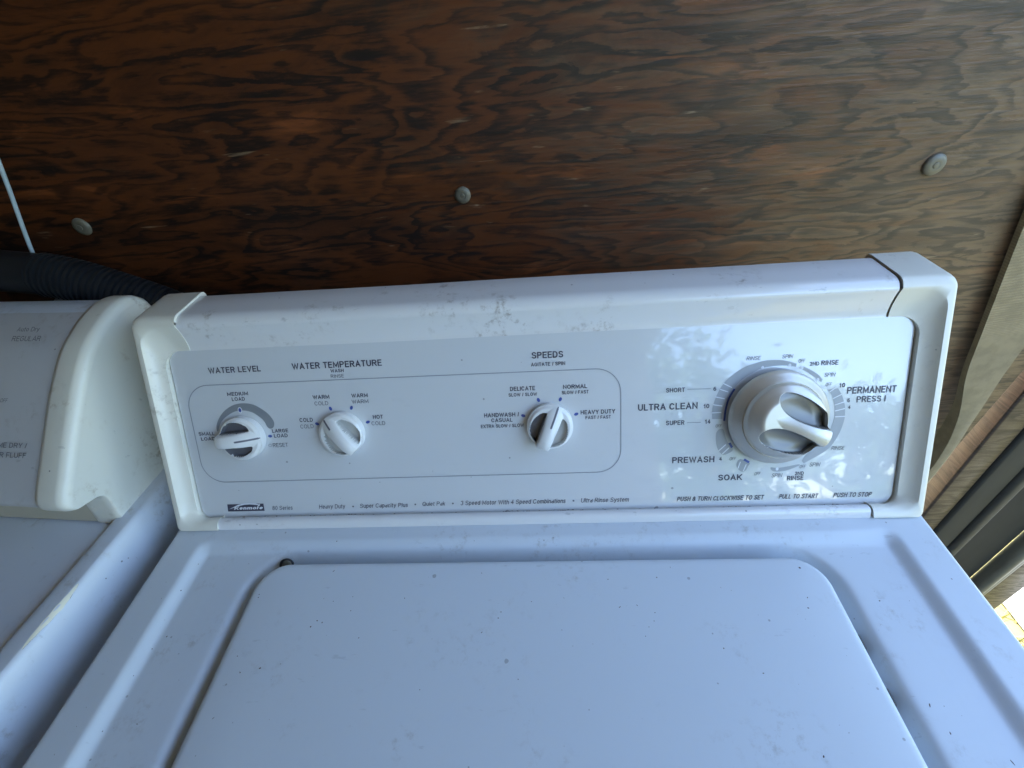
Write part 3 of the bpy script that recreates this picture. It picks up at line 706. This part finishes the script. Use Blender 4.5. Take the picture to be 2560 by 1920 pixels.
RS = 20.2
def s_rec(x, y, r):
    ay = abs(y); wb = 6.3 + .02 * (x + 20)
    rimw = 1.5 + 3.6 * sst(x, -14, 10)
    e = 1 - sst(((x + 6.5) / 18.) ** 2 + ((ay - 5.) / 15.2) ** 2, .88, 1.0)
    return sst(ay, wb - .1, wb + .8) * (1 - sst(r, RS - rimw - .9, RS - rimw)) * e
def s_H(x, y, r):
    ay = abs(y); wb = 6.3 + .02 * (x + 20)
    rim = 8.8 - 2.0 * sst(r, RS - 3.0, RS)
    ramp = (7.6 + 9.4 * (1 - ((x + 11.) / 31.2) ** 2) if x > -11 else 17.0 - .035 * (x + 11.) ** 2) - .05 * y * y
    soft = 1.5 + 7. * sst(x, -6, 13)
    bar = 1 - sst(ay, wb - 1.4, wb + soft)
    end = 1 - sst(-x, RS - .45, RS)
    h = rim + bar * max(0, ramp - rim) * (.35 + .65 * end)
    h -= s_rec(x, y, r) * max(0, h - 2.4 - .06 * (x + 20))
    return h
rsm = [RS, RS - .2, RS - .45, RS - .8, RS - 1.2] + [RS - 1.2 - .42 * k for k in range(1, 60) if RS - 1.2 - .42 * k > .2]
A0 = math.atan2(116.6 - 93.5, 32.0 - 22.2)
knob('speed_knob', 'white speed knob with grey finger recesses, one painted as lit, pointing up at NORMAL', 22.2, 93.1, A0, RS, s_H, s_rec, (RS - .3, 1., .85), (M['knob'], M['recess'], M['recess_lit']), 0, 220, rsm)
A1 = R(132)
knob('temperature_knob', 'white water temperature knob with grey recess painted as lit, turned towards COLD', -167.3, 92.4, A1, RS, s_H, s_rec, (RS - .3, 9., .85), (M['knob'], M['recess_lit'], M['recess_lit']), 0, 220, rsm)
knob('level_knob', 'white water level knob with dark recesses, pointing right at LARGE LOAD', -262.5, 91.3, R(3), RS, s_H, s_rec, (RS - .3, 0., .85), (M['knob'], M['recess'], M['recess']), 0, 220, rsm)
# big cycle dial: pointer side is low, the grip rises to the opposite end
RB = 40.6
def b_q(x, ay):
    yc = 14.3 + .10 * (x + 4.); return ((x + 8.) / 25.5) ** 2 + ((ay - yc) / (10.2 + .12 * x)) ** 2
def b_rec(x, y, r): return (1 - sst(b_q(x, abs(y)), .93, 1.0)) * (1 - sst(r, 28.9, 29.5))
def b_hub(r):
    cone = 4.0 + 8.2 * sst(40.6 - r, -2., 12.5) - 1.6 * sst(r, 39.4, 40.6)
    h = cone + sst(32.4 - r, 0., 1.4) * 3.2 + 5.6 * sst(31.6 - r, 0., 12.)
    return h - .9 * (sst(r, 31.8, 32.4) * (1 - sst(r, 32.6, 33.3)))
def b_H(x, y, r):
    ay = abs(y); h0 = b_hub(r); wb = 8.0 + .05 * (x + 30)
    ramp = 21.0 + 6.2 * sst(-x, -14., 26.) - .03 * y * y
    bar = (1 - sst(ay, wb - 1.6, wb + 1.6 + 8. * sst(x, -8, 16))) * sst(22. - x, 2., 14.) * (1 - sst(r, 29.8, 32.2))
    rise = 4.2 * sst(-x, -8., 26.) * (1 - sst(r, 28.6, 32.))
    h = h0 + rise; h += bar * max(0, ramp - h)
    q = b_q(x, ay); k = b_rec(x, y, r)
    return h * (1 - k) + k * (h0 - 1.2 - 4.6 * max(0., 1 - q) ** .8)
rb = [RB, RB - .3, RB - .8, RB - 1.4] + [RB - 2. - .8 * k for k in range(7)] + [33.2, 32.9, 32.6, 32.3, 32.0, 31.7, 31.3, 30.9, 30.4] + [30.0 - .42 * k for k in range(80) if 30.0 - .42 * k > .3]
dial = knob('cycle_dial', 'large satin silver cycle dial with two mirror-like finger scoops', 215.0, 94.5, R(156), RB, b_H, b_rec, None, (M['silver'], M['silver_dark'], M['silver_dark']), 0, 280, rb, foot=6.2, up=5.4)
# underside and shaft: the dial stands pulled out from the panel
n = 40; Lp = [[Fc((215 + r * math.cos(2 * math.pi * k / n)) * mm, (94.5 + r * math.sin(2 * math.pi * k / n)) * mm, PN + h * mm) for k in range(n)] for r, h in ((38., 6.4), (17., 6.2), (17., .1))]
link('dial_shaft', *loft(Lp, True), M['recess_lit'], dial, angle=40)

# ---- top deck: pressed steps beside the lid and the well the lid sits in
LHW, LYB, LYF, LR = .2372, -.0318, -.50, .025
def sd_lid(x, y):
    hx, hy = LHW - LR, (LYB - LYF) / 2 - LR; cx, cy = abs(x) - hx, abs(y - (LYB + LYF) / 2) - hy
    return math.hypot(max(cx, 0), max(cy, 0)) + min(max(cx, cy), 0) - LR
HX = .3432
def deck_z(x, y):
    ax = abs(x); g = .006 * sst(.3125 - ax, 0, .0125) * sst(-.006 - y, 0, .016) if y < 0 else 0.
    s = sd_lid(x, y); t_ = .0142 - s; w = min(.034, .85 * (math.sqrt(t_ * t_ + .0022 ** 2) + t_)) if t_ > -.03 else 0.
    e = ax - (HX - .005); rd = .005 - math.sqrt(max(0, .005 ** 2 - max(0, e) ** 2)) if e > 0 else 0
    rib = .0007 * sst(y + .019, 0, .004) * (1 - sst(y + .010, 0, .004)) * (1 - sst(ax, .27, .30))
    return -g - w - rd + rib
xs = sorted(set([round(-HX + .0005 * k, 5) for k in range(13)] + [round(HX - .0005 * k, 5) for k in range(13)] + [round(-.336 + .0018 * k, 5) for k in range(374)]))
ys = [.150, .10, .05, .02, .004] + [round(0 - .0016 * k, 5) for k in range(170)] + [-.29, -.33, -.38, -.44] + [-.470 - .002 * k for k in range(25)] + [-.54, -.60, -.66]
V = [(x, y, deck_z(x, y)) for y in ys for x in xs]; nx = len(xs)
F = [(j * nx + i, (j + 1) * nx + i, (j + 1) * nx + i + 1, j * nx + i + 1) for j in range(len(ys) - 1) for i in range(nx - 1)]
F = [f for f in F if not (sd_lid((V[f[0]][0] + V[f[3]][0]) / 2, (V[f[0]][1] + V[f[1]][1]) / 2) < -.006)]
used = sorted({i for f in F for i in f}); mp = {j: k for k, j in enumerate(used)}
link('top_deck', [V[i] for i in used], [tuple(mp[i] for i in f) for f in F], M['enamel'], wash)
link('cabinet', *loft([[(x, y, z) for x, y in rrect(-.3430, .3430, -.66, .149, .004, 5)] for z in (-.929, -.5, -.0052)], True), M['enamel'], wash, angle=40)
# ---- lid
Lp = []
for ins_, z in ((.0012, -.034), (0., -.010), (0., -.0065), (.0006, -.0050), (.0018, -.0037), (.0038, -.0030), (.0065, -.0027)):
    z += .0040; Lp.append([(x, y, z) for x, y in rrect(-LHW + ins_, LHW - ins_, LYF + ins_, LYB - ins_, LR - ins_, 14)])
for f_ in (.85, .6, .3):
    Lp.append([(x * f_, (y + .266) * f_ - .266, .0013 + .0010 * (1 - f_)) for x, y in Lp[6 - 0][:] and [(p[0], p[1]) for p in Lp[6]]])
V, F = loft(Lp, True); n = len(Lp[0]); F.append(tuple(range(len(V) - n, len(V))))
lid = link('lid', V, F, M['enamel_lid'], wash, angle=50)
# hinge plug in the back left corner of the well, rubber bumpers on the right
def disc(c, ax, r, h, n=18):
    c = Vector(c); ax = Vector(ax).normalized(); a = ax.orthogonal().normalized(); b = ax.cross(a)
    return loft([[c + (a * math.cos(2 * math.pi * k / n) + b * math.sin(2 * math.pi * k / n)) * q + ax * t for k in range(n)] for q, t in ((r, 0), (r, h * .7), (r * .85, h), (r * .3, h * 1.05), (.0001, h * 1.05))], True)
hg = link('lid_hinge', *disc((-.2230, -.0272, -.0105), (.2, -.85, .5), .0062, .0018), M['black'], wash, angle=45)
link('hinge_pin', *disc((-.2217, -.0280, -.0085), (.2, -.85, .5), .0040, .0016), M['galv'], hg, angle=45)
for y in (-.093, -.127): link('lid_bumper', *rbox(.2368, .2425, y - .006, y + .006, -.0135, -.0075, .002), M['black'], wash)
# stuck crumbs on the lid and deck
gs = random.Random(5); V, F = [], []
def crumb(x, y, z, a, b, t, n=7):
    i = len(V); h = b * .5
    for q in range(n):
        k = 2 * math.pi * q / n; px, py = a * math.cos(k) * gs.uniform(.7, 1.2), b * math.sin(k) * gs.uniform(.7, 1.2)
        V.append((x + px * math.cos(t) - py * math.sin(t), y + px * math.sin(t) + py * math.cos(t), z))
    V.append((x, y, z + h)); 
    for q in range(n): F.append((i + q, i + (q + 1) % n, i + n))
CR = [(-0.0087,-0.1204,1.6),(0.1387,-0.1006,1.5),(0.1600,-0.1161,1.5),(0.2688,-0.0651,1.3),(0.1030,-0.0487,1.1),(-0.0248,-0.0793,1.0),(-0.0228,-0.0747,1.0),(0.0432,-0.1244,0.9),(-0.0780,-0.1270,1.6),(0.2097,-0.0732,1.2),(0.2127,-0.0655,1.0),(0.2176,-0.0420,1.6),(0.0957,-0.0759,0.8),(0.0938,-0.0819,0.8),(0.0891,-0.0861,0.8),(0.0853,-0.0925,0.9),(0.0240,-0.0881,0.8),(-0.0738,-0.1595,1.0),(0.1117,-0.1371,1.0),(0.1781,-0.1601,1.5),(0.1469,-0.1598,1.1),(0.0133,-0.0300,1.8),(-0.1782,-0.0104,1.4),(-0.1700,-0.0806,1.2),(-0.1654,-0.0820,1.2),(-0.1736,-0.0851,1.4),(-0.1322,-0.0933,1.2),(-0.2285,-0.0595,1.0),(-0.2279,-0.0620,1.0),(-0.2156,-0.1168,1.0),(-0.2017,-0.1140,1.6),(-0.3053,-0.0531,1.5),(-0.2960,-0.0894,1.2),(-0.3021,-0.0986,1.2),(-0.3037,-0.1174,1.0),(-0.3030,-0.1513,1.0),(-0.1619,-0.0656,0.9),(-0.1465,-0.0620,0.8)]
for x, y, a in CR: crumb(x, y, (.00150 if sd_lid(x, y) < -.006 else deck_z(x, y)), a * .00055, a * .0004, gs.uniform(0, 3))
for k in range(150):
    x = gs.uniform(-.33, .33); y = gs.uniform(-.17, -.01); s = sd_lid(x, y)
    if -.008 < s < .018: continue
    big = gs.random() ** 4; L_ = .0002 + .00045 * big
    crumb(x, y, (.00150 if s < 0 else deck_z(x, y)) + .00003, L_ * gs.choice((1, 1, 1.4, 2.6)), L_ * .6, gs.uniform(0, 3))
tag(link('dirt_specks', V, F, M['dirt'], wash), kind='stuff')

# ================================================================== THE DRYER
dry = root('clothes_dryer', 'white clothes dryer with rounded console end, left of the washing machine', 'clothes dryer', (0, 0, -.93), (-.388, .010, -.93), R(-4.2))
# local frame: x runs left from the right edge (negative), y from the foot of the console backwards
def dz(x): # edge section of the top, from the flat to the side
    pts = [(-.0375, 0), (-.034, -.0006), (-.031, -.0030), (-.029, -.0034), (-.0265, -.0018), (-.0245, .0016), (-.0215, .0068), (-.019, .0084), (-.014, .0090), (-.004, .0089), (-.0015, .0084), (.0005, .0068), (.0022, .0036), (.0055, -.008), (.0075, -.021), (.0085, -.04), (.0085, -.92)]
    return pts
sec = [(-.70, 0), (-.40, 0), (-.15, 0), (-.06, 0), (-.042, 0)] + [(p.x, p.z) for p in crom([(x, 0, z) for x, z in dz(0)[:-1]], 4)] + [dz(0)[-1]]
V, F = loft([[(x, y, z) for x, z in sec] for y in (.16, .02, .0, -.02, -.05, -.1, -.15, -.2, -.3, -.45, -.66)])
dtop = link('cabinet', V, F, M['dryer'], dry)
# long scrape where the paint has gone on the rounded edge
V, F = [], []
Ls = []
for k in range(31):
    t = k / 30; y = -.062 - .052 * t; w = .0004 + .0026 * math.sin(math.pi * min(1, t * 1.02)) ** .7; w *= .85 + .3 * mnoise.noise((t * 9, 0, 0)); x = -.0008 + .0006 * math.sin(t * 5)
    Ls.append([(x - w, y, .0046), (x, y, .0048 - .0006), (x + w * .55, y, .0042 - .0014 * (w / .004))])
def on_edge(x):
    for a, b in zip(sec, sec[1:]):
        if a[0] <= x <= b[0] and b[0] > a[0]: return a[1] + (b[1] - a[1]) * (x - a[0]) / (b[0] - a[0])
    return 0
Ls = [[(p[0], p[1], on_edge(p[0]) + .0002) for p in l] for l in Ls]
V, F = loft(Ls); link('paint_scrape', V, [f[::-1] for f in F], M['chip'], dtop)
Ls = [[(l[2][0] - .0001, l[2][1], on_edge(l[2][0]) + .0003), (l[2][0] + .0012 * max(.15, abs(mnoise.noise((l[2][1] * 160, 3, 0))) * 1.6), l[2][1], on_edge(l[2][0] + .0013) + .0004)] for l in Ls]
V, F = loft(Ls); link('rust_edge', V, [f[::-1] for f in F], M['rust'], dtop)
# console: side section (y, z), seen from the washer's side
SEC = [(.000, .0015), (.003, .018), (.006, .034), (.003, .041), (-.006, .0445), (-.016, .048), (-.0205, .056), (-.0165, .066), (.002, .084), (.030, .110), (.056, .133), (.084, .1535), (.106, .1635), (.128, .170), (.146, .171), (.160, .166), (.168, .150), (.170, .09), (.170, .0015)]
sp_ = [(p.x, p.y) for p in crom([(y, z, 0) for y, z in SEC], 5)]
CG = (.075, .085)
def inset(P, d):
    out_ = []
    for i, p in enumerate(P):
        f = i / 5.; d_ = d * (.25 + .75 * sst(f, 4.5, 7.)) * (1 - .6 * sst(f, 15., 17.))
        a = P[max(i - 1, 0)]; b = P[min(i + 1, len(P) - 1)]; t_ = Vector((b[0] - a[0], b[1] - a[1])).normalized(); nrm = Vector((t_.y, -t_.x))
        q = Vector(p) + nrm * d_; out_.append((q.x, max(q.y, .0015)))
    return out_
CX = -.0135
Lp = []
for k in range(9):
    a = R(90 * k / 8); r_ = .0085; Lp.append([(CX - r_ * (1 - math.cos(a)), y, z) for y, z in inset(sp_, r_ * (1 - math.sin(a)))])
side0 = Lp[0]
Lp += [[(CX - .024, y, z) for y, z in sp_], [(CX - .0285, y, z) for y, z in inset(sp_, .0008)], [(CX - .030, y, z) for y, z in inset(sp_, .0030)]]
V, F = loft(Lp); n = len(side0)
F.append(tuple(range(n)))
link('end_cap', V, F, M['dryer_cap'], dry, angle=60)
# panel and the rest of the console run left from the cap
i0, i1 = 28, 66
ps = inset(sp_, .0042)
V, F = loft([[(x, y, z) for y, z in ps[i0:i1]] for x in (CX - .029, -.2, -.45, -.69)])
dpan = link('control_panel', V, F, M['dryer_panel'], dry, angle=50)
V, F = loft([[(x, y, z) for y, z in ps[:i0 + 1]] for x in (CX - .029, -.2, -.45, -.69)]); link('console_skirt', V, F, M['beige'], dry)
V, F = loft([[(x, y, z) for y, z in ps[i1 - 1:]] for x in (CX - .029, -.2, -.45, -.69)]); link('console_back', V, F, M['dryer'], dry)
link('rear_housing', *rbox(-.150, -.060, .172, .205, .08, .1575, .012, .012), mat('rear_grey', (.20, .19, .185), .6), dry)
# lettering on the dryer's panel
pa, pb = Vector((0, *ps[38])), Vector((0, *ps[52])); dv = (pb - pa).normalized(); dn = Vector((0, -dv.z, dv.y))
DR_TEXT = [('Auto Dry','i',-90.4,-65.4,136.5,4.2),('REGULAR','i',-94.4,-62.6,127.2,4.9),('OFF','i',-95,-87,70.0,3.6),('TIME DRY /','r',-95.5,-58.7,29.2,4.5),('AIR FLUFF','r',-93.0,-58.0,20.4,4.7)]
for s, st, u0, u1, vb, h in DR_TEXT:
    lettering(s, st, u0, u1, vb, h, lambda x, y, z=0.: Vector((x * mm, 0, 0)) + pa + dv * (y * mm) + dn * (.0028 + z), dpan, M['ink_grey'])

# ================================================================== BEHIND THE DRYER
pts = [(-.80, .215, .195), (-.66, .215, .192), (-.56, .213, .182), (-.50, .212, .170), (-.45, .212, .148), (-.40, .213, .118), (-.36, .215, .075), (-.33, .22, .0), (-.32, .225, -.2)]
path = crom(pts, 110); path = [p + Vector((0, 0, .0)) for p in path]
rad = []
s_ = 0.
for i, p in enumerate(path):
    if i: s_ += (p - path[i - 1]).length
    rib = .0016 * (1 if math.sin(s_ * 2 * math.pi / 0.0058) > -.1 else -1)
    rad.append(.0225 + (rib if p.x > -.525 else 0.))
tag(link('drain_hose', *tube(path, rad, 20), M['hose'], angle=60), 'black ribbed drain hose curving down behind the dryer console', 'hose')
pc = crom([(-.50, .262, .36), (-.5345, .256, .265), (-.569, .25, .172), (-.575, .25, .12), (-.56, .235, .10), (-.56, .22, .02)], 10)
tag(link('white_cord', *tube(pc, .0021, 8), M['cord_white']), 'thin pale blue-white cord hanging against the wall above the dryer', 'cord')
